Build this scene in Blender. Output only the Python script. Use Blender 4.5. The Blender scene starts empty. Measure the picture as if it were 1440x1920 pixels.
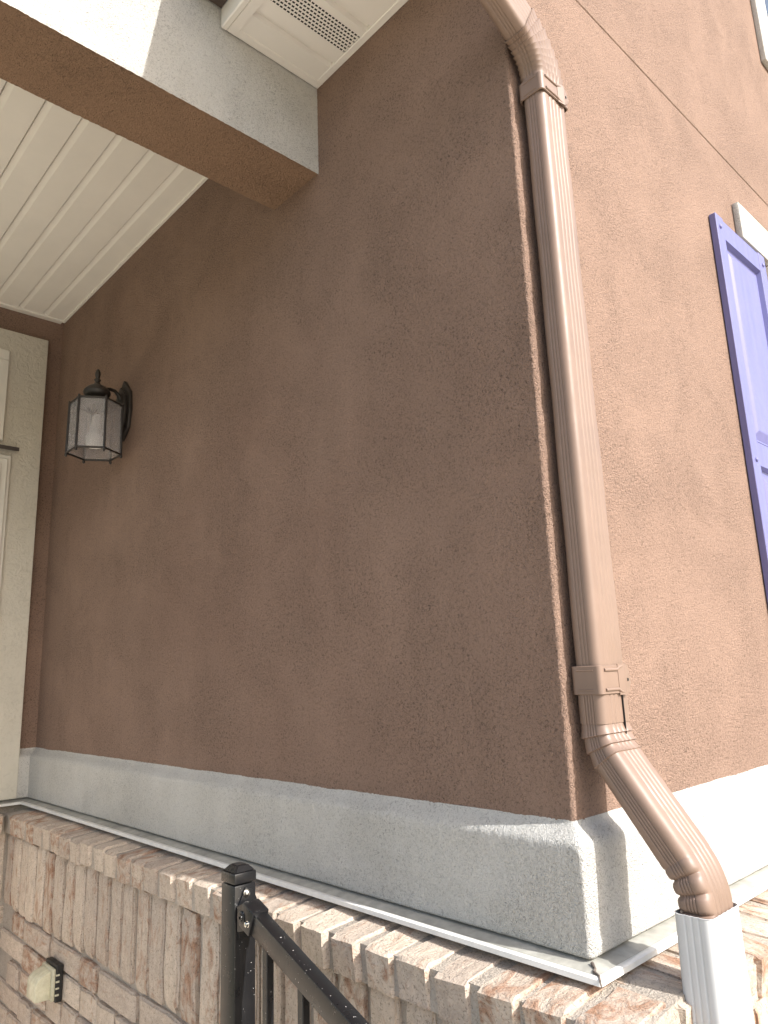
import bpy, bmesh, math, random
import numpy as np
from mathutils import Vector, Matrix, noise

S = bpy.context.scene
COL = S.collection
R_ = math.radians

# ------------------------------------------------------------------ camera
cam_d = bpy.data.cameras.new('camera')
cam = bpy.data.objects.new('camera', cam_d); COL.objects.link(cam)
RW = [[0.7330525, -0.67921384, -0.0360914], [-0.12280157, -0.18435259, 0.9751584], [-0.66899462, -0.71041022, -0.21854865]]
M = Matrix(RW).transposed().to_4x4()
M.translation = Vector((-0.81635338, -0.54584557, 0.18871756))
cam.matrix_world = M
cam_d.sensor_fit = 'HORIZONTAL'; cam_d.sensor_width = 36.0; cam_d.lens = 36.0 * 1359.04 / 1440.0
cam_d.clip_start = 0.02; cam_d.clip_end = 400
S.camera = cam
S.render.resolution_x = 768; S.render.resolution_y = 1024

# ------------------------------------------------------------------ light
SUN = Vector((0.125, -1.0, 0.78)).normalized()          # towards the sun
el = math.asin(SUN.z); az = math.atan2(SUN.x, SUN.y)
W = bpy.data.worlds.new('World'); S.world = W; W.use_nodes = True
nt = W.node_tree; bg = nt.nodes['Background']
sky = nt.nodes.new('ShaderNodeTexSky'); sky.sky_type = 'NISHITA'; sky.sun_disc = False
sky.sun_elevation = el; sky.sun_rotation = az; sky.air_density = 1.0; sky.dust_density = 3.0; sky.ozone_density = 0.35
nt.links.new(sky.outputs[0], bg.inputs[0]); bg.inputs[1].default_value = 0.105
sd = bpy.data.lights.new('sun', 'SUN'); sd.energy = 2.5; sd.angle = R_(0.53); sd.color = (1.0, 0.985, 0.955)
so = bpy.data.objects.new('sun', sd); COL.objects.link(so)
so.rotation_euler = SUN.to_track_quat('Z', 'Y').to_euler(); so.location = (2, -8, 8)
S.view_settings.view_transform = 'Standard'; S.view_settings.look = 'None'
S.view_settings.gamma = 1; S.view_settings.use_curve_mapping = False
S.view_settings.exposure = 1.58
S.render.engine = 'CYCLES'
S.cycles.max_bounces = 8; S.cycles.diffuse_bounces = 5; S.cycles.glossy_bounces = 4

# ------------------------------------------------------------------ helpers
def tag(o, label=None, cat=None, group=None, kind=None):
    if label: o['label'] = label
    if cat: o['category'] = cat
    if group: o['group'] = group
    if kind: o['kind'] = kind
    return o

def thing(name, label, cat, loc=(0, 0, 0), group=None):
    o = bpy.data.objects.new(name, None); COL.objects.link(o)
    o.location = loc; o.empty_display_size = 0.05
    return tag(o, label, cat, group)

def link_mesh(name, me, parent=None):
    o = bpy.data.objects.new(name, me); COL.objects.link(o)
    if parent is not None:
        o.parent = parent
        r = parent
        off = Vector((0, 0, 0))
        while r is not None:
            off += r.location; r = r.parent
        o.location = -off if me.get('world', 1) else (0, 0, 0)
    return o

def mesh_obj(name, verts, faces, mat, parent=None, smooth=False, sharp=None):
    me = bpy.data.meshes.new(name)
    me.from_pydata([tuple(v) for v in verts], [], faces)
    me.validate(); me.update()
    if mat: me.materials.append(mat)
    if smooth: me.polygons.foreach_set('use_smooth', [True] * len(me.polygons))
    if sharp: me.set_sharp_from_angle(angle=R_(sharp))
    return link_mesh(name, me, parent)

class MB:
    """collects simple solids into one mesh"""
    def __init__(s): s.bm = bmesh.new()
    def box(s, x0, x1, y0, y1, z0, z1, bev=0.0, mtx=None, seg=1):
        b = bmesh.new()
        vs = [b.verts.new((x, y, z)) for x in (x0, x1) for y in (y0, y1) for z in (z0, z1)]
        for f in ((0, 1, 3, 2), (4, 6, 7, 5), (0, 4, 5, 1), (2, 3, 7, 6), (0, 2, 6, 4), (1, 5, 7, 3)):
            b.faces.new([vs[i] for i in f])
        bmesh.ops.recalc_face_normals(b, faces=b.faces)
        if bev: bmesh.ops.bevel(b, geom=list(b.edges), offset=bev, segments=seg, affect='EDGES', profile=0.5)
        if mtx is not None: b.transform(mtx)
        s.merge(b); return s
    def merge(s, b):
        t = bpy.data.meshes.new('tmp'); b.to_mesh(t); b.free(); s.bm.from_mesh(t); bpy.data.meshes.remove(t)
    def prism(s, pts, ext, mtx=None, bev=0.0):
        """pts: 3d polygon, ext: extrusion vector"""
        b = bmesh.new(); ext = Vector(ext)
        a = [b.verts.new(p) for p in pts]; c = [b.verts.new(Vector(p) + ext) for p in pts]
        n = len(pts)
        b.faces.new(a); b.faces.new(c[::-1])
        for i in range(n): b.faces.new((a[i], c[i], c[(i + 1) % n], a[(i + 1) % n]))
        bmesh.ops.recalc_face_normals(b, faces=b.faces)
        if bev: bmesh.ops.bevel(b, geom=list(b.edges), offset=bev, segments=2, affect='EDGES', profile=0.5)
        if mtx is not None: b.transform(mtx)
        s.merge(b); return s
    def lathe(s, prof, origin=(0, 0, 0), axis=(0, 0, 1), n=20, phase=0.0):
        b = bmesh.new(); q = Vector((0, 0, 1)).rotation_difference(Vector(axis)).to_matrix().to_4x4()
        rings = []
        for r, h in prof:
            rings.append([b.verts.new((r * math.cos(2 * math.pi * k / n + phase), r * math.sin(2 * math.pi * k / n + phase), h)) for k in range(n)])
        for a, c in zip(rings[:-1], rings[1:]):
            for k in range(n): b.faces.new((a[k], a[(k + 1) % n], c[(k + 1) % n], c[k]))
        b.faces.new(rings[0][::-1]); b.faces.new(rings[-1])
        bmesh.ops.recalc_face_normals(b, faces=b.faces)
        b.transform(Matrix.Translation(origin) @ q); s.merge(b); return s
    def tube(s, pts, r, n=8):
        b = bmesh.new(); P = [Vector(p) for p in pts]; rings = []
        up = Vector((0.13, 0.2, 0.97))
        for i, p in enumerate(P):
            t = (P[min(i + 1, len(P) - 1)] - P[max(i - 1, 0)]).normalized()
            u = t.cross(up).normalized(); v = t.cross(u)
            rr = r[i] if isinstance(r, (list, tuple)) else r
            rings.append([b.verts.new(p + (u * math.cos(2 * math.pi * k / n) + v * math.sin(2 * math.pi * k / n)) * rr) for k in range(n)])
        for a, c in zip(rings[:-1], rings[1:]):
            for k in range(n): b.faces.new((a[k], a[(k + 1) % n], c[(k + 1) % n], c[k]))
        b.faces.new(rings[0][::-1]); b.faces.new(rings[-1])
        bmesh.ops.recalc_face_normals(b, faces=b.faces)
        s.merge(b); return s
    def build(s, name, mat, parent=None, smooth=0):
        me = bpy.data.meshes.new(name); s.bm.to_mesh(me); s.bm.free()
        me.materials.append(mat)
        if smooth:
            me.polygons.foreach_set('use_smooth', [True] * len(me.polygons)); me.set_sharp_from_angle(angle=R_(smooth))
        return link_mesh(name, me, parent)

# ------------------------------------------------------------------ materials
def new_mat(name):
    m = bpy.data.materials.new(name); m.use_nodes = True
    return m, m.node_tree, m.node_tree.nodes['Principled BSDF']
def N(nt, t, **kw):
    n = nt.nodes.new(t)
    for k, v in kw.items():
        if k in n.inputs: n.inputs[k].default_value = v
        else: setattr(n, k, v)
    return n
def noise_n(nt, vec, scale, detail=3, rough=0.5, dist=0.0):
    n = nt.nodes.new('ShaderNodeTexNoise'); n.inputs['Scale'].default_value = scale; n.inputs['Detail'].default_value = detail
    n.inputs['Roughness'].default_value = rough; n.inputs['Distortion'].default_value = dist
    nt.links.new(vec, n.inputs['Vector']); return n.outputs['Fac']
def ramp(nt, fac, stops):
    r = nt.nodes.new('ShaderNodeValToRGB'); e = r.color_ramp.elements
    while len(e) < len(stops): e.new(0.5)
    for i, (p, c) in enumerate(stops):
        e[i].position = p; e[i].color = (c, c, c, 1) if not isinstance(c, tuple) else (*c, 1)
    nt.links.new(fac, r.inputs[0]); return r.outputs[0]
def mix(nt, fac, a, b, mode='MIX'):
    m = nt.nodes.new('ShaderNodeMix'); m.data_type = 'RGBA'; m.blend_type = mode
    for idx, v in ((0, fac), (6, a), (7, b)):
        if isinstance(v, (int, float)): m.inputs[idx].default_value = v
        elif isinstance(v, tuple): m.inputs[idx].default_value = (*v, 1)
        else: nt.links.new(v, m.inputs[idx])
    return m.outputs[2]
def math_n(nt, op, a, b):
    m = nt.nodes.new('ShaderNodeMath'); m.operation = op
    for i, v in enumerate((a, b)):
        if isinstance(v, (int, float)): m.inputs[i].default_value = v
        else: nt.links.new(v, m.inputs[i])
    return m.outputs[0]
def bump(nt, bs, h, strength, dist, prev=None):
    b = nt.nodes.new('ShaderNodeBump'); b.inputs['Strength'].default_value = strength; b.inputs['Distance'].default_value = dist
    nt.links.new(h, b.inputs['Height'])
    if prev: nt.links.new(prev, b.inputs['Normal'])
    nt.links.new(b.outputs[0], bs.inputs['Normal']); return b.outputs[0]

def stucco(name, col, var=0.10, bumpd=0.0016, pit_shade=0.35, grain=300, stain=None, rough=0.9, strength=0.8):
    m, nt, bs = new_mat(name)
    geo = nt.nodes.new('ShaderNodeNewGeometry'); P = geo.outputs['Position']
    big = noise_n(nt, P, 2.3, 4, 0.6, 0.4)
    mid = noise_n(nt, P, 14, 3, 0.6)
    fine = noise_n(nt, P, grain, 3, 0.62, 1.2)
    worm = noise_n(nt, P, grain * 0.42, 2, 0.5, 3.0)
    patch = ramp(nt, noise_n(nt, P, 5.5, 3, 0.6, 0.5), [(0.36, 0.20), (0.62, 1.15)])
    v1 = ramp(nt, big, [(0.3, 1.0 - var), (0.7, 1.0 + var * 0.6)])
    v2 = ramp(nt, mid, [(0.3, 1.0 - var * 0.35), (0.7, 1.0 + var * 0.3)])
    c = mix(nt, 1.0, col, v1, 'MULTIPLY'); c = mix(nt, 1.0, c, v2, 'MULTIPLY')
    mps = N(nt, 'ShaderNodeMapping'); mps.inputs['Scale'].default_value = (16, 16, 1.3); nt.links.new(P, mps.inputs[0])
    c = mix(nt, 1.0, c, ramp(nt, noise_n(nt, mps.outputs[0], 1.0, 4, 0.6, 0.4), [(0.35, 1.0 - var * 0.55), (0.65, 1.0 + var * 0.2)]), 'MULTIPLY')
    if stain: c = mix(nt, math_n(nt, 'MULTIPLY', ramp(nt, noise_n(nt, P, 1.7, 3, 0.55, 0.7), [(0.45, 0.0), (0.75, 1.0)]), 0.55), c, stain)
    pits = ramp(nt, fine, [(0.34, 1.0 - pit_shade), (0.48, 1.0)])  # shade inside the grain pits, painted into the colour
    pits2 = mix(nt, ramp(nt, patch, [(0.0, 0.45), (1.0, 1.0)]), (1, 1, 1), pits)
    c = mix(nt, 1.0, c, pits2, 'MULTIPLY')
    nt.links.new(c, bs.inputs['Base Color'])
    bs.inputs['Roughness'].default_value = rough
    bs.inputs['Specular IOR Level'].default_value = 0.25
    h = math_n(nt, 'ADD', math_n(nt, 'MULTIPLY', fine, 1.0), math_n(nt, 'MULTIPLY', math_n(nt, 'MULTIPLY', worm, patch), 1.1))
    h = math_n(nt, 'ADD', h, math_n(nt, 'MULTIPLY', mid, 0.5))
    bump(nt, bs, h, strength, bumpd)
    return m

def paint(name, col, rough=0.45, scuff=0.08, b=0.0, spec=0.5, metal=0.0, bscale=60, specks=0.0, streak=0.0):
    m, nt, bs = new_mat(name)
    geo = nt.nodes.new('ShaderNodeNewGeometry'); P = geo.outputs['Position']
    n1 = noise_n(nt, P, 9, 4, 0.6, 0.3)
    c = mix(nt, 1.0, col, ramp(nt, n1, [(0.3, 1 - scuff), (0.7, 1 + scuff * 0.5)]), 'MULTIPLY')
    if streak:
        mp = N(nt, 'ShaderNodeMapping'); mp.inputs['Scale'].default_value = (60, 60, 2.5); nt.links.new(P, mp.inputs[0])
        c = mix(nt, 1.0, c, ramp(nt, noise_n(nt, mp.outputs[0], 1.0, 3), [(0.35, 1 - streak), (0.65, 1.0)]), 'MULTIPLY')
    if specks:
        sp = ramp(nt, noise_n(nt, P, 420, 1, 0.4), [(0.775, 0.0), (0.79, specks)])
        c = mix(nt, sp, c, (0.75, 0.73, 0.7))
    nt.links.new(c, bs.inputs['Base Color'])
    nt.links.new(ramp(nt, noise_n(nt, P, 35, 3), [(0.3, rough * 0.85), (0.7, min(1, rough * 1.2))]), bs.inputs['Roughness'])
    bs.inputs['Specular IOR Level'].default_value = spec; bs.inputs['Metallic'].default_value = metal
    if b: bump(nt, bs, noise_n(nt, P, bscale, 3), 0.5, b)
    return m

BROWN = (0.316, 0.211, 0.158)
m_brown = stucco('brown_stucco', BROWN, var=0.08, pit_shade=0.60, stain=(0.255, 0.160, 0.118), bumpd=0.0090, grain=280)
m_brown_wall = stucco('brown_stucco_sunny', BROWN, var=0.04, pit_shade=0.52, bumpd=0.0085, grain=280)
m_beam_brown = stucco('beam_brown_stucco', (0.29, 0.185, 0.12), var=0.06, pit_shade=0.45, bumpd=0.0080, grain=230)
m_white = stucco('white_stucco', (0.645, 0.63, 0.59), var=0.07, pit_shade=0.45, bumpd=0.0070, grain=330, stain=(0.57, 0.54, 0.48))
m_trim_stucco = stucco('cream_trim_stucco', (0.60, 0.57, 0.49), var=0.05, pit_shade=0.10, bumpd=0.0035, grain=70, rough=0.75, strength=0.6)
m_drip = paint('white_drip_metal', (0.74, 0.73, 0.69), 0.35, 0.10, streak=0.08)
m_vinyl = paint('almond_vinyl', (0.78, 0.75, 0.69), 0.42, 0.03, b=0.0002, bscale=220)
m_dark = paint('dark_void', (0.012, 0.011, 0.010), 0.8, 0.0)
m_pipe = paint('brown_downspout_paint', (0.215, 0.145, 0.108), 0.48, 0.12, b=0.00035, bscale=45, spec=0.5, streak=0.05)
m_pipe_white = paint('white_downspout_paint', (0.52, 0.525, 0.525), 0.35, 0.06, b=0.0003, bscale=40, streak=0.05)
m_black = paint('black_rail_paint', (0.009, 0.009, 0.010), 0.30, 0.2, b=0.0002, bscale=150, spec=0.45, specks=0.8)
m_steel = paint('stainless_bolt', (0.62, 0.60, 0.56), 0.25, 0.1, metal=1.0)
m_lamp = paint('bronze_black_iron', (0.022, 0.017, 0.014), 0.42, 0.25, b=0.0006, bscale=160, spec=0.5)
m_purple = paint('periwinkle_shutter', (0.150, 0.148, 0.32), 0.42, 0.05, b=0.0003, bscale=300, spec=0.45, streak=0.10)
m_rubber = paint('black_gasket', (0.01, 0.01, 0.01), 0.5, 0.0)
m_door = paint('door_paint', (0.66, 0.64, 0.58), 0.4, 0.04)
m_concrete = stucco('concrete', (0.58, 0.52, 0.44), var=0.12, pit_shade=0.2, grain=120)
m_bulb = paint('frosted_bulb', (0.80, 0.79, 0.76), 0.5, 0.0)

def glass_frost(name, col, rough, trans, alpha=1.0):
    m, nt, bs = new_mat(name)
    geo = nt.nodes.new('ShaderNodeNewGeometry'); P = geo.outputs['Position']
    nt.links.new(mix(nt, 1.0, col, ramp(nt, noise_n(nt, P, 60, 4, 0.7), [(0.3, 0.75), (0.7, 1.05)]), 'MULTIPLY'), bs.inputs['Base Color'])
    bs.inputs['Roughness'].default_value = rough
    bs.inputs['Transmission Weight'].default_value = trans
    bs.inputs['IOR'].default_value = 1.3
    bs.inputs['Alpha'].default_value = alpha
    bump(nt, bs, noise_n(nt, P, 260, 3), 0.4, 0.0006)
    return m
m_glass = glass_frost('seeded_lantern_glass', (0.46, 0.435, 0.43), 0.3, 0.0, 0.40)
m_cover = glass_frost('yellowed_clear_plastic', (0.80, 0.78, 0.60), 0.25, 0.35, 0.88)
m_pane, nt_, bs_ = new_mat('window_glass'); bs_.inputs['Base Color'].default_value = (0.05, 0.06, 0.07, 1); bs_.inputs['Roughness'].default_value = 0.05

# brick: cream lime smears over orange brown clay, different on each brick
def brick_mat():
    m, nt, bs = new_mat('tumbled_whitewashed_brick')
    tc = nt.nodes.new('ShaderNodeTexCoord'); oi = nt.nodes.new('ShaderNodeObjectInfo')
    sh = N(nt, 'ShaderNodeVectorMath', operation='MULTIPLY_ADD')
    cmb = N(nt, 'ShaderNodeCombineXYZ')
    for k in range(3): nt.links.new(math_n(nt, 'MULTIPLY', oi.outputs['Random'], 7.3 + 5.1 * k), cmb.inputs[k])
    nt.links.new(tc.outputs['Object'], sh.inputs[0]); sh.inputs[1].default_value = (1, 1, 1); nt.links.new(cmb.outputs[0], sh.inputs[2])
    P = sh.outputs[0]
    mp = N(nt, 'ShaderNodeMapping'); mp.inputs['Scale'].default_value = (1.0, 0.5, 1.0); nt.links.new(P, mp.inputs[0])   # streaks along the brick's length
    Q = mp.outputs[0]
    n1 = noise_n(nt, Q, 42, 6, 0.68, 0.7)
    n2 = noise_n(nt, Q, 95, 4, 0.6, 0.6)
    n3 = noise_n(nt, P, 320, 3, 0.6, 0.5)
    bal = math_n(nt, 'ADD', n1, math_n(nt, 'MULTIPLY', math_n(nt, 'SUBTRACT', oi.outputs['Random'], 0.5), 0.20))
    f = ramp(nt, math_n(nt, 'ADD', math_n(nt, 'MULTIPLY', bal, 0.8), math_n(nt, 'MULTIPLY', n2, 0.2)), [(0.51, 0.0), (0.65, 1.0)])
    clay = ramp(nt, n2, [(0.3, (0.23, 0.135, 0.085)), (0.55, (0.33, 0.200, 0.135)), (0.75, (0.41, 0.28, 0.20))])
    wn = nt.nodes.new('ShaderNodeTexWhiteNoise'); wn.noise_dimensions = '1D'; nt.links.new(oi.outputs['Random'], wn.inputs['W'])
    lime = mix(nt, wn.outputs['Value'], (0.56, 0.47, 0.38), (0.44, 0.365, 0.30))
    lime = mix(nt, 1.0, lime, ramp(nt, n2, [(0.25, 0.78), (0.7, 1.1)]), 'MULTIPLY')
    c = mix(nt, f, lime, clay)
    c = mix(nt, 1.0, c, ramp(nt, n3, [(0.34, 0.55), (0.44, 1.0)]), 'MULTIPLY')
    nt.links.new(c, bs.inputs['Base Color']); bs.inputs['Roughness'].default_value = 0.92; bs.inputs['Specular IOR Level'].default_value = 0.2
    h = math_n(nt, 'ADD', math_n(nt, 'MULTIPLY', n1, 2.2), math_n(nt, 'ADD', n2, math_n(nt, 'MULTIPLY', n3, 0.5)))
    bump(nt, bs, h, 0.9, 0.0022)
    return m
m_brick = brick_mat()
m_mortar = stucco('lime_mortar', (0.40, 0.35, 0.295), var=0.15, pit_shade=0.35, grain=200, bumpd=0.003)

# ------------------------------------------------------------------ L shaped sweeps round the house corner
PATH = [(-1.6, 1.965), (0.0, 1.965), (0.0, 0.0), (2.8, 0.0)]     # porch wall, shaded wall, sunny wall; outside is -x / -y
def offset_path(o):
    return [(-1.6, 1.965 - o), (-o, 1.965 - o), (-o, -o), (2.8, -o)]
def seg_samples(fine_step, fine_range, coarse, length, near_start):
    """parameters 0..1 along a segment; fine near its corner end"""
    ts = []
    d = 0.0
    while d < length:
        ts.append(d); d += fine_step if d < fine_range else coarse
    ts.append(length)
    ts = np.array(ts) / length
    return ts if near_start else (1 - ts)[::-1]
def level(o, r, T0, T1, T2, K=7):
    c = offset_path(o); pts = []
    def lerp(a, b, t): return (a[0] + (b[0] - a[0]) * t, a[1] + (b[1] - a[1]) * t)
    for t in T0: pts.append(lerp(c[0], c[1], t))
    e = (c[2][0], c[2][1] + r)
    for t in T1[1:]: pts.append(lerp(c[1], e, t))
    for k in range(1, K):
        a = math.pi / 2 * k / K
        pts.append((c[2][0] + r - r * math.cos(a), c[2][1] + r - r * math.sin(a)))
    s = (c[2][0] + r, c[2][1])
    for t in T2: pts.append(lerp(s, c[3], t))
    return pts
def L_sweep(name, prof, mat, parent, fine, frange, coarse, disp=0.0, dscale=300, wob=0.0, K=7, smooth=60, wall_dense=False, start=0):
    T0 = seg_samples(coarse * 4, 0.0, coarse * 4, 1.6, True)
    T1 = seg_samples(fine, frange, coarse, 1.965, False)
    T2 = seg_samples(fine, frange, coarse, 2.8, True)
    rows = []
    for (o, z, r) in prof: rows.append([(x, y, z) for x, y in level(o, r, T0, T1, T2, K)][start:])
    V = [v for row in rows for v in row]; n = len(rows[0])
    if disp or wob:
        out = []
        for (x, y, z) in V:
            d = math.hypot(x, y)
            w = max(0.0, 1 - max(0, d - frange * 0.55) / (frange * 0.4)) if frange < 1 else 1.0
            p = Vector((x, y, z))
            a = disp * (noise.noise(p * dscale) + 0.6 * noise.noise(p * dscale * 2.3)) * w + wob * noise.noise(Vector((x * 9, y * 9, z * 26))) * w
            nx, ny = (-1, 0) if (x < 0.004 and y > x + 0.004) else ((0, -1) if x > y + 0.004 else (-0.7, -0.7))
            zz = z + (wob * 0.7 * noise.noise(Vector((x * 40, y * 40, 3.3))) if frange >= 1 and z > -0.1 else 0)
            out.append((x + nx * a, y + ny * a, zz))
        V = out
    F = []
    for i in range(len(rows) - 1):
        for j in range(n - 1):
            a = i * n + j
            F.append((a, a + 1, a + n + 1, a + n))
    return mesh_obj(name, V, F, mat, parent, smooth=True, sharp=smooth)

# ------------------------------------------------------------------ setting: ground, porch floor, steps
def slab(name, x0, x1, y0, y1, z0, z1, mat, kind='structure'):
    o = MB().box(x0, x1, y0, y1, z0, z1).build(name, mat); o['kind'] = kind; return o
m_lawn, nt2, bs2 = new_mat('lawn'); g2 = nt2.nodes.new('ShaderNodeNewGeometry')
nt2.links.new(mix(nt2, ramp(nt2, noise_n(nt2, g2.outputs['Position'], 0.6, 5), [(0.4, 0.0), (0.6, 1.0)]), (0.16, 0.16, 0.08), (0.27, 0.24, 0.15)), bs2.inputs['Base Color']); bs2.inputs['Roughness'].default_value = 1
slab('ground', -60, 60, -60, 60, -1.9, -1.5, m_lawn)
slab('front_path', -6.6, 3.2, -9.0, -0.9, -1.496, -1.44, m_concrete)
slab('porch_floor', -1.9, -0.092, 0.46, 1.88, -1.44, -0.95, m_concrete)
for i in range(3):
    slab('porch_step', -1.9, -0.135, -0.9 + 0.34 * i + 0.002 * i, 0.455, -1.436 + 0.12 * i + 0.003 * i, -1.32 + 0.12 * i, m_concrete)

# ------------------------------------------------------------------ house corner wall
house = thing('house_corner', 'brown stucco house corner, one side shaded and one sunny, above a white base band', 'house wall', (0, 0, 0))
zs = list(np.arange(-0.01, 1.72, 0.0032)) + [1.9, 2.4, 3.0]
grv = 1.412
zz = [z for z in zs if abs(z - grv) > 0.0042]
prof = [(0.0, z, 0.0045) for z in zz] + [(0.0, grv - 0.0028, 0.0045), (0.0, grv - 0.002, 0.0045), (0.0, grv + 0.002, 0.0045), (0.0, grv + 0.0028, 0.0045)]
prof.sort(key=lambda t: t[1])
walls = L_sweep('stucco_wall', prof, m_brown, house, 0.0022, 0.045, 0.12, disp=0.0009, dscale=260, wob=0.0018)
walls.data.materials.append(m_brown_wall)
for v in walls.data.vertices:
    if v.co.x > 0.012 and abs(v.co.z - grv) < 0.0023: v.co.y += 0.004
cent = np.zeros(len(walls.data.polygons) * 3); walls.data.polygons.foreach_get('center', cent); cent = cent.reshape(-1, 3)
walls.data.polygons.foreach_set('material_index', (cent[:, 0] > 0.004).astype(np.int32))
# white base band with sloped shoulder
bp = [(0.0, 0.004, 0.005), (0.0015, 0.0, 0.005), (0.006, -0.0045, 0.006), (0.0115, -0.0095, 0.008), (0.0165, -0.0140, 0.010), (0.0198, -0.0185, 0.010), (0.0212, -0.024, 0.009)]
bp += [(0.0215, z, 0.0052) for z in np.arange(-0.029, -0.137, -0.0045)] + [(0.0212, -0.1385, 0.006), (0.0195, -0.1405, 0.006), (0.0, -0.141, 0.004)]
L_sweep('base_band', bp, m_white, house, 0.0035, 3.0, 0.02, disp=0.0006, dscale=300, wob=0.0013, K=9)
# drip flashing
dq = [(-0.01, -0.1400, 0.002), (0.030, -0.1452, 0.002), (0.0395, -0.1470, 0.002)]
L_sweep('drip_slope', dq, paint('shaded_weathered_drip_metal', (0.41, 0.40, 0.355), 0.45, 0.25, streak=0.25), house, 0.3, 0.001, 0.3, K=4, smooth=25)  # darker metal also paints in the shade under the base band; streaks are weathering
dp = [(0.0390, -0.1474, 0.002), (0.0412, -0.1466, 0.002), (0.0465, -0.1468, 0.003), (0.0482, -0.1478, 0.003), (0.0490, -0.1535, 0.003), (0.0470, -0.1545, 0.003), (0.0, -0.1540, 0.002)]
L_sweep('drip_lip', dp, m_drip, house, 0.3, 0.001, 0.3, K=4, smooth=25)
MB().tube([(-0.0225, -0.0225, -0.1425), (-0.030, -0.031, -0.1445), (-0.036, -0.033, -0.1452), (-0.0415, -0.043, -0.1455), (-0.0495, -0.0485, -0.147), (-0.0505, -0.0505, -0.153)], [0.0022, 0.0014, 0.0018, 0.0010, 0.0013, 0.0008], 6).build('sealant_crack', stucco('dirty_sealant', (0.16, 0.13, 0.11), grain=200), house, smooth=60)

# ------------------------------------------------------------------ porch back wall with door surround
dw = thing('door_surround', 'cream stucco door surround on the recessed porch back wall at the left edge', 'door surround', (-0.8, 1.965, -0.14))
MB().box(-1.6, -0.053, 1.9405, 1.9640, -0.1395, 1.370, bev=0.004, seg=2).build('surround_band', m_trim_stucco, dw, smooth=40)
dr = thing('front_door', 'white framed front door with a transom window above it, only its right edge in view', 'door', (-0.7, 1.94, -0.95))
MB().box(-1.2, -0.146, 1.928, 1.9400, -0.139, 0.930, bev=0.003).box(-1.2, -0.158, 1.920, 1.928, -0.139, 0.915, bev=0.002).build('door_frame', m_door, dr, smooth=30)
MB().box(-1.2, -0.178, 1.914, 1.920, -0.139, 0.895, bev=0.002).build('door_panel', m_door, dr, smooth=30)
MB().box(-1.2, -0.129, 1.9145, 1.9400, 0.951, 0.9565).box(-1.2, -0.129, 1.9135, 1.9165, 0.944, 0.9565).build('drip_cap', paint('dark_bronze_cap', (0.06, 0.05, 0.045), 0.4), dr)
fr = MB().box(-1.2, -0.176, 1.925, 1.9400, 1.256, 1.291, bev=0.003).box(-0.206, -0.176, 1.925, 1.9400, 0.975, 1.255, bev=0.003).build('transom_frame', m_door, dr, smooth=30)
MB().box(-1.2, -0.206, 1.932, 1.938, 0.99, 1.256).build('transom_pane', m_pane, dr)

# ------------------------------------------------------------------ porch beam
beam = thing('porch_beam', 'porch header beam with white stucco front and brown stucco underside running in from the upper left', 'beam', (-0.8, 0.56, 1.203))
def rough_sheet(name, p0, du, dv, nu, nv, mat, parent, amp, sc, edge=True):
    p0, du, dv = Vector(p0), Vector(du), Vector(dv); nrm = du.cross(dv).normalized(); V = []; F = []
    for i in range(nu + 1):
        for j in range(nv + 1):
            p = p0 + du * (i / nu) + dv * (j / nv)
            V.append(p + nrm * (amp * noise.noise(p * sc)) + dv.normalized() * (amp * 0.8 * noise.noise(p * sc * 0.7 + Vector((5, 5, 5)))))
    for i in range(nu):
        for j in range(nv):
            a = i * (nv + 1) + j; F.append((a, a + nv + 1, a + nv + 2, a + 1))
    return mesh_obj(name, V, F, mat, parent, smooth=True)
rough_sheet('front_face', (-0.75, 0.480, 1.200), (0.752, 0, 0), (0, 0, 0.30), 200, 80, m_white, beam, 0.0011, 190)
rough_sheet('brown_underside', (-0.75, 0.640, 1.2035), (0.752, 0, 0), (0, -0.1600, 0), 200, 44, m_beam_brown, beam, 0.0011, 190)
MB().box(-1.7, 0.0, 0.484, 0.634, 1.2065, 1.50).build('beam_core', m_beam_brown, beam)
MB().box(-1.7, -0.75, 0.480, 0.638, 1.2035, 1.50).build('beam_far_end', m_white, beam)

# ------------------------------------------------------------------ porch ceiling boards
ceil = thing('porch_ceiling', 'almond vinyl porch ceiling of narrow beaded boards behind the brown beam', 'ceiling', (-0.8, 1.3, 1.46))
pitch = 0.0805
edge0 = -0.0795
w_prof = [(0.0, 0.016), (0.0030, 0.016), (0.0032, 0.0085), (0.0150, 0.0004), (0.0165, 0.0), (pitch - 0.0025, 0.0), (pitch - 0.0008, 0.0010), (pitch - 0.0008, 0.016)]
bm_pts = w_prof
board_me = None
for i in range(19):
    x0 = edge0 - pitch * i
    last = (i == 0)
    if i == 0:
        # next to the wall: a cut board
        V = [(x0 + a, y, 1.460 + h) for y in (0.60, 1.951) for a, h in [(0.0, 0.016), (0.0030, 0.016), (0.0032, 0.0085), (0.0150, 0.0004), (0.0165, 0.0), (0.0700, 0.0), (0.0700, 0.0085)]]
        n = 7
        F = [(k, k + 1, n + k + 1, n + k) for k in range(n - 1)]
        mesh_obj('ceiling_board', V, F, m_vinyl, ceil)
    x1 = x0 - pitch
    if board_me is None:
        V = [(a, y, h) for y in (0.60, 1.951) for a, h in w_prof]; n = len(w_prof)
        board_me = bpy.data.meshes.new('ceiling_board'); board_me.from_pydata(V, [], [(k, k + 1, n + k + 1, n + k) for k in range(n - 1)])
        board_me.materials.append(m_vinyl); board_me['world'] = 1
    o = link_mesh('ceiling_board', board_me, ceil); o.location = o.location + Vector((x1, 0, 1.460))
MB().box(-0.0095, -0.0005, 0.640, 1.9500, 1.4555, 1.4690, bev=0.001).build('wall_trim', m_vinyl, ceil)
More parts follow.
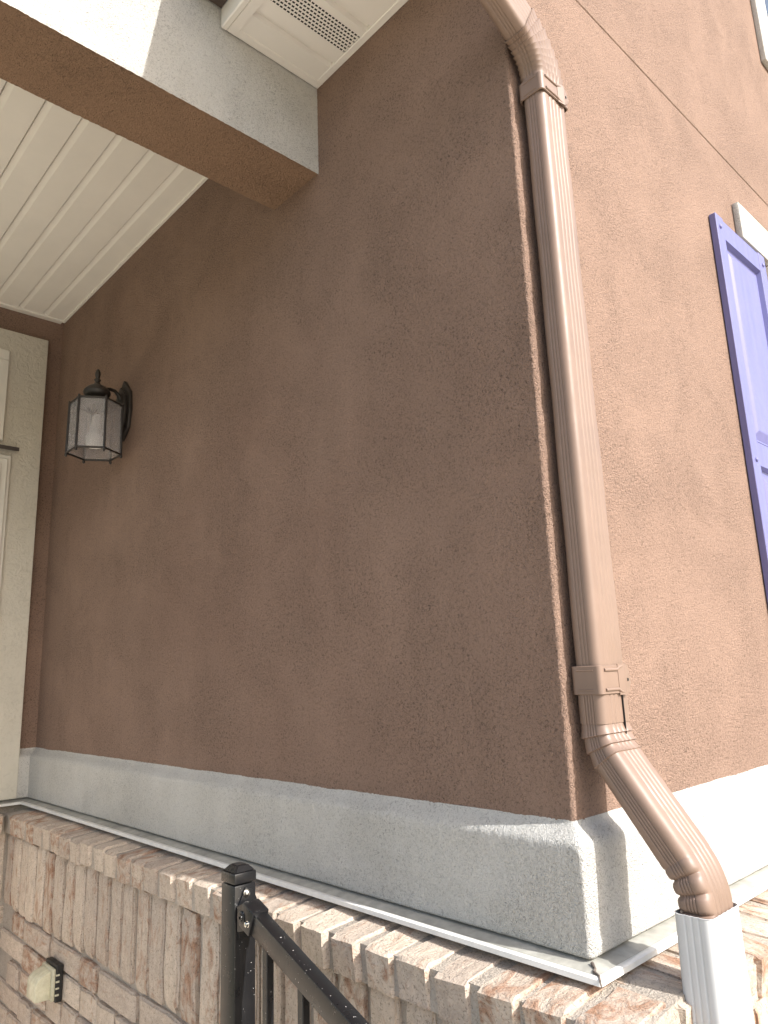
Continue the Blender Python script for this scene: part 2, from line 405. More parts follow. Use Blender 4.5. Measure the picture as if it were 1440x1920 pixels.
MB().box(-1.6, -0.0100, 1.9400, 1.9645, 1.4550, 1.4690, bev=0.001).build('back_trim', m_vinyl, ceil)
MB().box(-1.6, -0.0005, 0.640, 1.964, 1.477, 1.489).build('ceiling_backing', m_dark, ceil)

# ------------------------------------------------------------------ eave soffit, fascia, gutter
eave = thing('eave_soffit', 'small almond vinyl eave soffit with a perforated vent strip at the top of the photo', 'soffit', (-0.11, 0.2, 1.405))
zf = 1.4065
ys = [(0.462, 0.402), (0.402, 0.290), (0.290, 0.175), (0.175, 0.060), (0.060, -0.055)]
def soffit_profile(y1, y0):
    return [(y1, zf), (y0 + 0.016, zf), (y0 + 0.012, zf + 0.0095), (y0 + 0.002, zf + 0.0095), (y0, zf)]
def soffit_panel(y1, y0, holes=False):
    pr = soffit_profile(y1, y0); x0, x1 = -0.214, -0.006
    V = []; F = []
    def quad(a, b, c, d):
        k = len(V); V.extend((a, b, c, d)); F.append((k, k + 1, k + 2, k + 3))
    for (ya, za), (yb, zb) in zip(pr[:-1], pr[1:]):
        if holes and ya == y1:
            hw0, hw1 = y1 - 0.0300, y0 + 0.030           # band of slots
            quad((x0, ya, za), (x1, ya, za), (x1, hw0, za), (x0, hw0, za))
            quad((x0, hw1, za), (x1, hw1, za), (x1, yb, zb), (x0, yb, zb))
            rows = 7; nc = 26; ry = (hw0 - hw1) / rows; cx_ = (x1 - x0) / nc
            for r in range(rows):
                for c in range(-1, nc + 1):
                    xa = x0 + cx_ * (c + 0.5 * (r % 2)); xb = xa + cx_; xa = max(xa, x0); xb = min(xb, x1)
                    if xb - xa < 1e-5: continue
                    yt = hw0 - ry * r; yb2 = yt - ry
                    if xb - xa < cx_ * 0.9: quad((xa, yt, za), (xb, yt, za), (xb, yb2, za), (xa, yb2, za)); continue
                    ia, ib, it, ic = xa + cx_ * 0.16, xb - cx_ * 0.16, yt - ry * 0.26, yb2 + ry * 0.26
                    quad((xa, yt, za), (xb, yt, za), (ib, it, za), (ia, it, za)); quad((xb, yt, za), (xb, yb2, za), (ib, ic, za), (ib, it, za))
                    quad((xb, yb2, za), (xa, yb2, za), (ia, ic, za), (ib, ic, za)); quad((xa, yb2, za), (xa, yt, za), (ia, it, za), (ia, ic, za))
        else:
            quad((x0, ya, za), (x1, ya, za), (x1, yb, zb), (x0, yb, zb))
    return mesh_obj('vented_soffit_panel' if holes else 'soffit_panel', V, F, m_vinyl, eave)
for k, (a, b) in enumerate(ys): soffit_panel(a, b, holes=(k == 1))
MB().box(-0.2200, -0.0005, 0.4620, 0.4780, 1.4050, 1.4150, bev=0.0012).box(-0.2200, -0.0005, 0.4605, 0.4620, 1.4050, 1.4068).build('beam_trim', m_vinyl, eave)
MB().box(-0.0150, -0.0005, -0.055, 0.4610, 1.4050, 1.4150, bev=0.0012).build('wall_trim', m_vinyl, eave)
MB().box(-0.2330, -0.2205, -0.055, 0.4780, 1.4030, 1.560, bev=0.002).box(-0.2204, -0.2020, -0.055, 0.4760, 1.4035, 1.4072).build('fascia', m_vinyl, eave, smooth=30)
MB().box(-0.2200, -0.0005, -0.055, 0.462, 1.424, 1.436).build('soffit_cavity', m_dark, eave)
MB().prism([(-0.24, -0.07, 1.56), (0.0, -0.07, 1.66), (0.0, -0.07, 1.68), (-0.27, -0.07, 1.57)], (0, 0.55, 0)).build('roof_edge', paint('shingle_brown', (0.10, 0.08, 0.07), 0.9), eave)
gut = thing('roof_gutter', 'brown roof gutter end above the white beam at the top edge', 'gutter', (-0.28, 0.2, 1.44))
MB().prism([(-0.2345, -0.06, 1.445), (-0.300, -0.06, 1.445), (-0.318, -0.06, 1.475), (-0.330, -0.06, 1.500), (-0.330, -0.06, 1.520), (-0.322, -0.06, 1.522), (-0.2345, -0.06, 1.522)], (0, 0.535, 0)).build('trough', paint('gutter_brown', (0.07, 0.05, 0.04), 0.5), gut)
MB().box(-0.331, -0.2340, 0.475, 0.4785, 1.4500, 1.523, bev=0.001).build('end_cap', m_vinyl, gut)

# ------------------------------------------------------------------ downspout
dn = thing('downspout', 'brown ribbed aluminium downspout with pleated elbows fixed to the house corner', 'downspout', (0.0495, -0.0265, 0.0))
XC, YC, PW, PD = 0.0495, -0.0268, 0.0675, 0.0370
def pipe_profile(w, d, r=0.0105, na=4, nb=3, dep=0.0009):
    pts = []
    def side(p, q, n, nrm, margin):
        m = 44
        for i in range(m):
            t = i / m
            g = 0.0
            if margin < t < 1 - margin:
                u = (t - margin) / (1 - 2 * margin) * n
                g = 0.5 - 0.5 * math.cos(2 * math.pi * u); g = g ** 4
            pts.append((p[0] + (q[0] - p[0]) * t - nrm[0] * dep * g, p[1] + (q[1] - p[1]) * t - nrm[1] * dep * g))
    def arc(cx, cy, a0):
        for k in range(5):
            a = a0 + math.pi / 2 * k / 5
            pts.append((cx + r * math.cos(a), cy + r * math.sin(a)))
    a, b = w / 2, d / 2
    side((-a + r, -b), (a - r, -b), na, (0, -1), 0.10); arc(a - r, -b + r, -math.pi / 2)
    side((a, -b + r), (a, b - r), nb, (1, 0), 0.05); arc(a - r, b - r, 0)
    side((a - r, b), (-a + r, b), na, (0, 1), 0.10); arc(-a + r, b - r, math.pi / 2)
    side((-a, b - r), (-a, -b + r), nb, (-1, 0), 0.05); arc(-a + r, -b + r, math.pi)
    return pts
def pipe_sweep(name, frames, mat, parent, prof, cap=False, jitter=0.0):
    """frames: (centre, axis_a, axis_b, grow function of (a,b) -> metres outward)"""
    V = []; F = []; n = len(prof)
    for (c, A, B, g) in frames:
        for (a, b) in prof:
            L = math.hypot(a, b); k = g(a, b) if callable(g) else g
            V.append(Vector(c) + Vector(A) * (a * (1 + k / 0.035)) + Vector(B) * (b * (1 + k / 0.022)))
    for i in range(len(frames) - 1):
        for j in range(n):
            F.append((i * n + j, i * n + (j + 1) % n, (i + 1) * n + (j + 1) % n, (i + 1) * n + j))
    if cap: F.append(tuple(range(n)))
    o = mesh_obj(name, V, F, mat, parent, smooth=True, sharp=38); return o
P4 = pipe_profile(PW, PD); PX = pipe_profile(PW + 0.0035, PD + 0.0035, na=4)
AX, AY = (1, 0, 0), (0, 1, 0)
pipe_sweep('long_pipe', [((XC, YC, z), AX, AY, 0.00035 * math.sin(z * 31)) for z in np.linspace(0.150, 1.085, 60)], m_pipe, dn, P4)
def elbow_frames(c0, plane, ang, rad, npleat, amp, wfun, start_dir_down=True, base=0.0, lead=0.0, tail=0.0, a0=0.0, puff=False):
    """bend in 'yz' (down and outwards) or 'xz' (up and towards -x)"""
    fr = []; c0 = Vector(c0)
    def frame(t):                                   # t is the bend angle
        if plane == 'yz':                           # travels down; bends to -y
            d = Vector((0, -math.sin(t), -math.cos(t))); A = Vector((1, 0, 0)); B = Vector((0, math.cos(t), -math.sin(t)))
        else:                                       # travels up; bends to -x
            d = Vector((-math.sin(t), 0, math.cos(t))); A = Vector((math.cos(t), 0, math.sin(t))); B = Vector((0, 1, 0))
        return d, A, B
    d, A, B = frame(a0)
    if lead: fr.append((c0 - d * lead, A, B, base)); fr.append((c0 - d * 0.0005, A, B, base))
    c = c0.copy(); t = a0; s = 1 if ang > a0 else -1
    steps = 9 if puff else 5
    for k in range(npleat):
        for j in range(steps):
            u = j / (steps - 1)
            tt = a0 + (ang - a0) * (k + u * 0.93) / npleat
            dt = abs(tt - t); d, A, B = frame((tt + t) / 2); c = c + d * (rad * dt); t = tt
            d, A, B = frame(t)
            fr.append((c.copy(), A, B, (lambda a, b, u=u: base + amp * (((math.sin(math.pi * min(1, u + 0.001)) ** 0.35) - 0.85) if puff else (u ** 1.5 - 0.35)) * wfun(a, b))))
    dt = abs(ang - t); d, A, B = frame((ang + t) / 2); c = c + d * (rad * dt); d, A, B = frame(ang)
    fr.append((c.copy(), A, B, base))
    if tail: fr.append((c + d * tail * 0.5, A, B, base)); fr.append((c + d * tail, A, B, base))
    return fr, c + d * tail
# lower offset: elbow out, straight run, elbow back to vertical
phi = R_(35.5)
f1, e1 = elbow_frames((XC, YC, 0.118), 'yz', phi, 0.075, 3, 0.0030, lambda a, b: 1.0, lead=0.062, base=0.0012, tail=0.127)
f2, e2 = elbow_frames(e1, 'yz', 0.0, 0.090, 3, 0.0042, lambda a, b: min(1, max(0.0, (b + 0.014) / 0.012 + max(0, -a - 0.008) / 0.02)), base=0.0006, a0=phi, tail=0.004, puff=True)
pipe_sweep('lower_elbow', f1 + f2[1:], m_pipe, dn, pipe_profile(PW, PD, na=4, nb=4, dep=0.0012))
yb = e2.y; zb = -0.0845
MB().box(0.0615, 0.0623, -0.0486, -0.0445, 0.104, 0.158).build('seam', m_dark, dn)
# upper elbow and offset towards the gutter
f3, e3 = elbow_frames((XC, YC, 1.083), 'xz', R_(63), 0.094, 8, 0.0024, lambda a, b: 1.0, lead=0.030, base=0.0014)
pipe_sweep('upper_elbow', f3, m_pipe, dn, P4)
d3 = Vector((-math.sin(R_(63)), 0, math.cos(R_(63)))); A3 = Vector((math.cos(R_(63)), 0, math.sin(R_(63))))
e4 = e3 + d3 * 0.20
pipe_sweep('offset_pipe', [(e3 - d3 * 0.004, A3, AY, 0.0), (e3 + d3 * 0.1, A3, AY, 0.0), (e4, A3, AY, 0.0)], m_pipe, dn, P4)
f5 = []
for k in range(9):
    t = R_(63) * (1 - k / 8); d = Vector((-math.sin(t), 0, math.cos(t))); A = Vector((math.cos(t), 0, math.sin(t)))
    if k: e4 = e4 + d * 0.012
    f5.append((e4.copy(), A, AY, 0.001))
f5.append((Vector((e4.x, e4.y, 1.444)), AX, AY, 0.001))
pipe_sweep('outlet_elbow', f5, m_pipe, dn, P4)
# the white lower pipe
PWh = pipe_profile(0.0790, 0.0450, r=0.0095)
wp = thing('white_downspout', 'white ribbed downspout section below the brown elbow at the lower right', 'downspout', (XC, yb, -1.2))
pipe_sweep('pipe', [((XC, yb, z), AX, AY, 0.0004 * math.sin(z * 23)) for z in np.linspace(zb + 0.004, -1.38, 30)], m_pipe_white, wp, PWh)
pipe_sweep('inner_lip', [((XC, yb, zb + 0.004), AX, AY, 0.0), ((XC, yb, zb + 0.0042), AX, AY, -0.0012), ((XC, yb, zb - 0.03), AX, AY, -0.0012)], m_pipe_white, wp, PWh)

def strap(z0, z1, flip):
    cl = MB()
    g = 0.0030; x0, x1, y0, y1 = XC - PW / 2 - g, XC + PW / 2 + g, YC - PD / 2 - g, YC + PD / 2 + 0.004
    # band as a closed ring of rounded rectangle
    prof = pipe_profile(PW + 2 * g, PD + 2 * g, r=0.006, dep=0.0)
    n = len(prof); zsn = [z0, z0 + 0.0008, (z0 + z1) / 2, z1 - 0.0008, z1]; gr = [-0.0016, 0.0, 0.0, 0.0, -0.0016]
    V = []; F = []
    for z, q in zip(zsn, gr):
        for a, b in prof: V.append((XC + a * (1 + q / 0.035), YC + b * (1 + q / 0.02), z))
    for i in range(4):
        for j in range(n): F.append((i * n + j, i * n + (j + 1) % n, (i + 1) * n + (j + 1) % n, (i + 1) * n + j))
    band = mesh_obj('strap', V, F, m_pipe, dn, smooth=True, sharp=38)
    yf = y0 - 0.0002
    h = z1 - z0; zc = (z0 + z1) / 2
    # raised beads that run along the strap and end in an arrow round the nail hole
    tabx = x1 - 0.004
    for s in (-1, 1):
        MB().tube([(x0 + 0.010, yf, zc + s * h * 0.34), (XC + 0.004, yf, zc + s * h * 0.34), (XC + 0.010, yf, zc + s * h * 0.43), (XC + 0.019, yf - 0.0006, zc + s * h * 0.47), (tabx - 0.001, yf, zc + s * h * 0.10)], 0.0021, 8).build('bead', m_pipe, band, smooth=60)
        MB().tube([(x0 - 0.0002, y0 + 0.010, zc + s * h * 0.34), (x0 - 0.0002, y1 - 0.01, zc + s * h * 0.34)], 0.0009, 6).build('bead', m_pipe, band, smooth=60)
    MB().prism([(XC + 0.006, yf - 0.0004, z0 - 0.0015), (XC + 0.020, yf - 0.0030, z0 - 0.0022), (tabx, yf - 0.0016, z0 + h * 0.30), (tabx + 0.0015, yf - 0.0014, zc), (tabx - 0.002, yf - 0.0016, z1 - h * 0.22), (XC + 0.020, yf - 0.0030, z1 + 0.0020), (XC + 0.006, yf - 0.0004, z1 + 0.001)], (0, 0.0011, 0)).build('end_tab', m_pipe, band)
    MB().lathe([(0.0020, 0.0), (0.0020, 0.0012)], (tabx - 0.0085, yf - 0.0034, zc - 0.001), (0, 1, 0), 12).build('nail_hole', m_dark, band)
strap(0.154, 0.190, False)
strap(1.047, 1.078, True)

# ------------------------------------------------------------------ wall lantern
LX, LY = -0.092, 1.372
lan = thing('wall_lantern', 'black hexagonal wall lantern with frosted glass panes on the shaded brown wall', 'lantern', (0, 1.415, 0.97))
pb = [(-0.0005, 1.415, 1.052), (-0.0005, 1.375, 1.010), (-0.0005, 1.368, 0.955), (-0.0005, 1.378, 0.900), (-0.0005, 1.415, 0.868), (-0.0005, 1.452, 0.900), (-0.0005, 1.462, 0.955), (-0.0005, 1.455, 1.010)]
pb = [(a, b_ - 0.026, c_ - 0.006) for a, b_, c_ in pb]
plate = MB().prism(pb, (-0.010, 0, 0), bev=0.002)
pc = [(-0.0105, 1.389 + (p[1] - 1.389) * 0.72, 0.954 + (p[2] - 0.954) * 0.76) for p in pb]
plate.prism(pc, (-0.010, 0, 0), bev=0.003)
plate.build('back_plate', m_lamp, lan, smooth=30)
MB().tube([(-0.018, 1.388, 0.985), (-0.026, 1.386, 0.998), (-0.038, 1.383, 1.006), (-0.055, 1.379, 1.006), (-0.072, 1.375, 0.998), (LX, LY, 0.987)], [0.008, 0.006, 0.005, 0.005, 0.0055, 0.006], 10).build('arm', m_lamp, lan, smooth=60)
zt, zbm = 0.948, 0.806     # glass top and bottom
cap = MB().lathe([(0.026, zt), (0.031, zt + 0.006), (0.024, zt + 0.013), (0.020, zt + 0.017), (0.031, zt + 0.023), (0.0365, zt + 0.033), (0.0355, zt + 0.039), (0.028, zt + 0.048), (0.018, zt + 0.055), (0.011, zt + 0.058)], (LX, LY, 0), n=28)
capo = cap.build('cap', m_lamp, lan, smooth=50)
MB().lathe([(0.010, zt + 0.056), (0.009, zt + 0.062), (0.005, zt + 0.066), (0.0085, zt + 0.071), (0.0095, zt + 0.073), (0.0055, zt + 0.077), (0.0062, zt + 0.083), (0.0075, zt + 0.089), (0.0068, zt + 0.096), (0.0042, zt + 0.103), (0.0015, zt + 0.106)], (LX, LY, 0), n=16).build('finial', m_lamp, capo, smooth=50)
RT, RB = 0.069, 0.0705
hexp = lambda R, k, z: Vector((LX + R * math.cos(R_(30 + 60 * k)), LY + R * math.sin(R_(30 + 60 * k)), z))
roof = MB()
b = bmesh.new(); top = [b.verts.new(Vector((LX, LY, zt + 0.008)) + (hexp(RT, k, 0) - Vector((LX, LY, 0))) * 0.42) for k in range(6)]; bot = [b.verts.new(hexp(RT, k, zt - 0.001)) for k in range(6)]
for k in range(6): b.faces.new((bot[k], bot[(k + 1) % 6], top[(k + 1) % 6], top[k]))
b.faces.new(top); b.faces.new(bot[::-1]); bmesh.ops.recalc_face_normals(b, faces=b.faces); roof.merge(b)
roof.build('lantern_roof', m_lamp, lan)
frm = MB()
for k in range(6):
    p, q = hexp(RT, k, zt), hexp(RB, k, zbm - 0.003)
    frm.tube([p + Vector((0, 0, 0.006)), q], 0.0032, 6)
    frm.tube([hexp(RT, k, zt), hexp(RT, k + 1, zt)], 0.0028, 6)
    frm.tube([hexp(RB, k, zbm), hexp(RB, k + 1, zbm)], 0.0028, 6)
    frm.lathe([(0.001, -0.009), (0.0040, -0.006), (0.0040, -0.001), (0.001, 0.001)], hexp(RB, k, zbm - 0.002), n=8)
frm.build('cage', m_lamp, lan, smooth=50)
for k in range(6):
    c = Vector((LX, LY, 0)); ins = 0.965
    def gp(R, kk, z): 
        h = hexp(R * ins, kk, z); return h
    a0, a1, b1, b0 = gp(RB, k, zbm + 0.002), gp(RB, k + 1, zbm + 0.002), gp(RT, k + 1, zt - 0.002), gp(RT, k, zt - 0.002)
    mid = (a0 + b1) / 2; nrm = (Vector((LX, LY, mid.z)) - mid).normalized() * 0.0018
    pane = MB().prism([a0, a1, b1, b0], nrm).build('glass_pane', m_glass, lan)
    if k == 3:
        # etched spray of leaves on the front pane
        u = (a1 - a0).normalized(); w = Vector((0, 0, 1)); o0 = (a0 + a1) / 2 - nrm * 0.25; etch = MB()
        for ang, ln in ((90, 0.030), (58, 0.026), (122, 0.026), (30, 0.018), (150, 0.018), (265, 0.024)):
            o1 = o0 + w * 0.088; dd = u * math.cos(R_(ang)) + w * math.sin(R_(ang))
            etch.tube([o1, o1 + dd * ln * 0.5, o1 + dd * ln], [0.0006, 0.0015, 0.0005], 5)
        etch.build('etching', paint('etched_glass', (0.22, 0.20, 0.19), 0.7, 0.0), pane)
MB().lathe([(0.010, 0.925), (0.0125, 0.915), (0.0135, 0.890), (0.0140, 0.868), (0.0185, 0.862), (0.0225, 0.854), (0.0230, 0.832), (0.021, 0.826)][::-1], (LX, LY, 0), n=20).build('bulb', m_bulb, lan, smooth=60)
MB().lathe([(0.008, 0.91), (0.012, 0.912), (0.012, zt)], (LX, LY, 0), n=12).build('bulb_socket', m_lamp, lan)

# ------------------------------------------------------------------ shutter
shu = thing('window_shutter', 'periwinkle purple panelled shutter on the sunny stucco wall at the right edge', 'shutter', (0.88, 0, 0.5))
X0, X1, ZT, ZB, YB, YF = 0.741, 1.030, 1.176, -0.02, -0.0015, -0.0165
SW = 0.040
MB().box(X0, X0 + SW, YF, YB, ZB, ZT + 0.003, bev=0.0012).build('stile', m_purple, shu)
MB().box(X1 - SW, X1, YF, YB, ZB, ZT + 0.003, bev=0.0012).build('stile', m_purple, shu)
rails = [(ZT - 0.050, ZT), (0.590, 0.645), (ZB, ZB + 0.06)]
for a, b in rails: MB().box(X0 + SW + 0.0005, X1 - SW - 0.0005, YF + 0.0012, YB, a, b, bev=0.0012).build('rail', m_purple, shu)
for (a, b) in ((rails[1][1], rails[0][0]), (rails[2][1], rails[1][0])):
    bb = bmesh.new(); xa, xb = X0 + SW, X1 - SW
    loops = []
    for ins, y in ((0.0, YF + 0.001), (0.004, YF + 0.0115), (0.013, YF + 0.0120), (0.031, YF + 0.0040), (0.034, YF + 0.0035)):
        loops.append([bb.verts.new(p) for p in ((xa + ins, y, a + ins), (xb - ins, y, a + ins), (xb - ins, y, b - ins), (xa + ins, y, b - ins))])
    for l0, l1 in zip(loops[:-1], loops[1:]):
        for k in range(4): bb.faces.new((l0[k], l0[(k + 1) % 4], l1[(k + 1) % 4], l1[k]))
    bb.faces.new(loops[-1]); bmesh.ops.recalc_face_normals(bb, faces=bb.faces)
    q = MB(); q.merge(bb); q.build('panel', m_purple, shu)
for x in (X0 + 0.019, X1 - 0.019):
    for z in (ZT - 0.026, 0.600, 0.04):
        MB().lathe([(0.0052, 0.0), (0.0052, 0.0014), (0.0040, 0.0030), (0.0015, 0.0036)], (x, YF, z), (0, -1, 0), 14).build('screw_cap', m_purple, shu, smooth=50)

# ------------------------------------------------------------------ windows on the sunny wall
lw = thing('ground_floor_window', 'ground floor window with a white stucco header band above the purple shutter', 'window', (1.5, 0, 0.5))
MB().box(0.905, 2.10, -0.0160, -0.0005, 1.186, 1.283, bev=0.0025, seg=2).build('header_band', m_white, lw, smooth=40)
MB().box(1.075, 2.0, -0.014, -0.0005, 0.02, 1.175, bev=0.002).build('window_frame', m_door, lw)
MB().box(1.13, 1.94, -0.0165, -0.0145, 0.08, 1.12).build('pane', m_pane, lw)
uw = thing('upper_window', 'upper window corner with a white stucco surround at the top right corner', 'window', (1.8, 0, 2.1))
MB().box(1.372, 1.452, -0.0160, -0.0005, 2.0, 2.95, bev=0.0025, seg=2).box(1.4525, 2.5, -0.0160, -0.0005, 2.0, 2.075, bev=0.0025, seg=2).build('surround_band', m_white, uw, smooth=40)
MB().box(1.4525, 1.50, -0.010, -0.0005, 2.0755, 2.95, bev=0.002).box(1.5005, 2.5, -0.010, -0.0005, 2.0755, 2.12, bev=0.002).build('window_frame', paint('beige_frame', (0.55, 0.53, 0.43), 0.5), uw)
MB().box(1.5005, 2.5, -0.004, -0.0005, 2.1205, 2.95).build('pane', m_pane, uw)

# ------------------------------------------------------------------ brick wainscot
bw = thing('brick_wainscot', 'tumbled whitewashed brick wall and rowlock ledge below the white stucco base', 'brick wall', (-0.05, 0.9, -1.4))
rnd = random.Random(11)
def brick_mesh(w, l, h, seed, rr=0.006, amp=0.0022):
    """w across, l long (local y), h high; worn, rounded"""
    rg = Vector((seed * 3.7, seed * 1.3, seed * 2.1)); bm = bmesh.new(); g = {}
    T = [-1, -0.86, -0.3, 0.3, 0.86, 1]; n = len(T)
    def vert(i, j, k):
        if (i, j, k) in g: return g[(i, j, k)]
        p = Vector((T[i] * w / 2, T[j] * l / 2, T[k] * h / 2))
        ends = [t in (0, n - 1) for t in (i, j, k)]
        if sum(ends) >= 2:
            f = rr * (0.30 if sum(ends) == 2 else 0.42)
            f *= 1 + 1.2 * abs(noise.noise(p * 60 + rg))
            p -= Vector(((1 if i else -1) * ends[0], (1 if j else -1) * ends[1], (1 if k else -1) * ends[2])) * f
        q = p * 28 + rg
        p += Vector((noise.noise(q), noise.noise(q + Vector((9, 1, 4))), noise.noise(q + Vector((3, 7, 2))))) * amp
        g[(i, j, k)] = bm.verts.new(p); return g[(i, j, k)]
    for s in (0, n - 1):
        for a in range(n - 1):
            for c in range(n - 1):
                for fn in (lambda x, y: (s, x, y), lambda x, y: (x, s, y), lambda x, y: (x, y, s)):
                    bm.faces.new([vert(*fn(a, c)), vert(*fn(a + 1, c)), vert(*fn(a + 1, c + 1)), vert(*fn(a, c + 1))])
    bmesh.ops.recalc_face_normals(bm, faces=bm.faces)
    me = bpy.data.meshes.new('brick'); bm.to_mesh(me); bm.free(); me.materials.append(m_brick); me['world'] = 0
    me.polygons.foreach_set('use_smooth', [True] * len(me.polygons)); me.set_sharp_from_angle(angle=R_(50))
    return me
bwl = Vector(bw.location)
def place(me, loc, rot=(0, 0, 0), s=(1, 1, 1)):
    o = bpy.data.objects.new('brick', me); COL.objects.link(o); o.parent = bw
    o.location = Vector(loc) - bwl; o.rotation_euler = rot; o.scale = s; return o
row = [brick_mesh(0.0570, 0.130, 0.0530, s, rr=0.008, amp=0.0030) for s in range(8)]       # rowlock: long side local y
sol = [brick_mesh(0.0560, 0.184, 0.060, 20 + s, rr=0.008, amp=0.0032) for s in range(8)]   # soldier
run = [brick_mesh(0.060, 0.190, 0.0530, 40 + s, rr=0.007, amp=0.0030) for s in range(8)]   # stretcher
PT = 0.0668
XF, YFc = -0.106, -0.121          # front edges of the rowlock ledge
slope = R_(5.0)
y = -0.012
k = 0
while y < 1.86:
    # ledge bricks on the shaded side: long axis along x, tilted so that water runs off
    place(row[rnd.randrange(8)], (XF + 0.065 + rnd.uniform(-.0025, .0025), y + 0.004 * rnd.uniform(-1, 1), -0.1890 + rnd.uniform(-.002, .002)), (slope * -1 + rnd.uniform(-.02, .02), rnd.uniform(-.03, .03), math.pi / 2 + rnd.uniform(-.025, .025)), (rnd.uniform(.92, 1.0), 1, 1))
    y += PT + rnd.uniform(-.001, .001)
x = 0.018
place(row[3], (-0.060, -0.078, -0.190), (-slope, 0, math.pi / 2 - 0.02), (1.05, 0.72, 1)); 
while x < 1.3:
    place(row[rnd.randrange(8)], (x + 0.003 * rnd.uniform(-1, 1), YFc + 0.065 + rnd.uniform(-.002, .002), -0.1890 + rnd.uniform(-.002, .002)), (slope + rnd.uniform(-.02, .02), rnd.uniform(-.03, .03), rnd.uniform(-.025, .025)), (rnd.uniform(.92, 1.0), 1, 1))
    x += PT
# soldiers
y = -0.066
while y < 1.86:
    place(sol[rnd.randrange(8)], (-0.0930 + 0.030 + rnd.uniform(-.0035, .003), y, -0.3165 + rnd.uniform(-.003, .003)), (math.pi / 2 + rnd.uniform(-.015, .015), 0, math.pi / 2), (rnd.uniform(.90, 1.0), 1, 1))
    y += PT * 0.985 + rnd.uniform(-.0015, .0015)
x = -0.045
while x < 1.1:
    place(sol[rnd.randrange(8)], (x, -0.106 + 0.030 + rnd.uniform(-.0025, .0025), -0.3165 + rnd.uniform(-.003, .003)), (math.pi / 2, rnd.uniform(-.015, .015), 0), (rnd.uniform(.92, 1.0), 1, 1))
    x += PT
# stretcher courses below the soldiers
zc = -0.443; course = 0
while zc > -0.98:
    y = 0.28 + (0.1 if course % 2 else 0.0) + rnd.uniform(-.02, .02)
    while y < 1.90:
        full = rnd.random() > 0.25; L = 0.2 if full else 0.1
        if y + L / 2 < 1.885:
            place(run[rnd.randrange(8)], (-0.0930 + 0.030 + rnd.uniform(-.0035, .0025), y + L / 2, zc + rnd.uniform(-.002, .002)), (0, 0, rnd.uniform(-.01, .01)), (1, 1 if full else 0.47, rnd.uniform(.94, 1.02)))
        y += L
    x = -0.06 + (0.1 if course % 2 else 0)
    while x < 0.5 and course < 3:
        place(run[rnd.randrange(8)], (x + 0.1, -0.106 + 0.030, zc), (0, 0, math.pi / 2))
        x += 0.2
    zc -= 0.0600; course += 1
# short return wall below the door wall
for i in range(6):
    place(row[rnd.randrange(8)], (-0.140 - PT * i, 1.868 + 0.045, -0.1890), (slope, 0, 0), (0.95, 1, 1))
    place(sol[rnd.randrange(8)], (-0.116 - PT * i, 1.888 + 0.030, -0.3165), (math.pi / 2, 0, 0), (0.95, 1, 1))
for c in range(8):
    for i in range(2): place(run[rnd.randrange(8)], (-0.170 - 0.2 * i - (0.1 if c % 2 else 0), 1.918, -0.443 - 0.06 * c), (0, 0, math.pi / 2))
mort = MB()
mort.prism([(-0.0830, -0.0980, -1.45), (-0.0830, 1.89, -1.45), (-0.0830, 1.89, -0.214), (-0.0830, -0.0980, -0.214)], (0.080, 0, 0))
mort.prism([(-0.0055, -0.0985, -1.45), (2.7, -0.0985, -1.45), (2.7, -0.0985, -0.214), (-0.0055, -0.0985, -0.214)], (0, 0.080, 0))
# mortar in the ledge, sloped like the bricks
mort.prism([(-0.0990, -0.1130, -0.219), (-0.0990, -0.1130, -0.1712), (0.02, -0.1130, -0.1600), (0.02, -0.1130, -0.219)], (0, 2.0, 0))
mort.prism([(0.0205, -0.1135, -0.219), (0.0205, -0.1135, -0.1712), (0.0205, 0.02, -0.1600), (0.0205, 0.02, -0.219)], (2.7, 0, 0))
mort.box(-1.6, -0.070, 1.892, 1.99, -1.45, -0.176).box(-1.6, 0.02, 1.950, 1.995, -1.45, -0.1525).box(-0.084, 0.0, 1.885, 1.96, -1.45, -0.215)
mort.build('mortar', m_mortar, bw)

# ------------------------------------------------------------------ hand rail
hr = thing('stair_handrail', 'black square metal stair handrail with a capped post in front of the bricks', 'handrail', (-0.182, 0.474, -1.32))
px0, px1, py0, py1 = -0.2005, -0.1640, 0.4555, 0.4935
MB().box(px0, px1, py0, py1, -0.97, -0.106, bev=0.0022, seg=2).build('post', m_black, hr, smooth=40)
cap_ = MB().box(px0 - 0.0006, px1 + 0.0006, py0 - 0.0006, py1 + 0.0006, -0.1045, -0.0895, bev=0.002, seg=2)
b = bmesh.new(); lo = [b.verts.new(p) for p in ((px0, py0, -0.0900), (px1, py0, -0.0900), (px1, py1, -0.0900), (px0, py1, -0.0900))]
i_ = 0.009; hi = [b.verts.new(p) for p in ((px0 + i_, py0 + i_, -0.0805), (px1 - i_, py0 + i_, -0.0805), (px1 - i_, py1 - i_, -0.0805), (px0 + i_, py1 - i_, -0.0805))]
for k in range(4): b.faces.new((lo[k], lo[(k + 1) % 4], hi[(k + 1) % 4], hi[k]))
b.faces.new(hi); b.faces.new(lo[::-1]); bmesh.ops.bevel(b, geom=list(b.edges), offset=0.0018, segments=2, affect='EDGES'); cap_.merge(b)
cap_.build('post_cap', m_black, hr, smooth=40)
sl = math.atan(0.37)
RX0, RX1, RH = -0.1965, -0.1745, 0.0285
ang = Matrix.Rotation(sl, 4, 'X')
org = Matrix.Translation((0, 0.400, -0.1400))
MB().box(RX0, RX1, -1.45, 0.012, -RH, 0.0, bev=0.0022, seg=2, mtx=org @ ang).build('top_rail', m_black, hr, smooth=40)
MB().box(RX0 + 0.002, RX1 - 0.002, -1.45, 0.045, -0.64, -0.615, bev=0.0015, mtx=org @ ang).build('bottom_rail', m_black, hr)
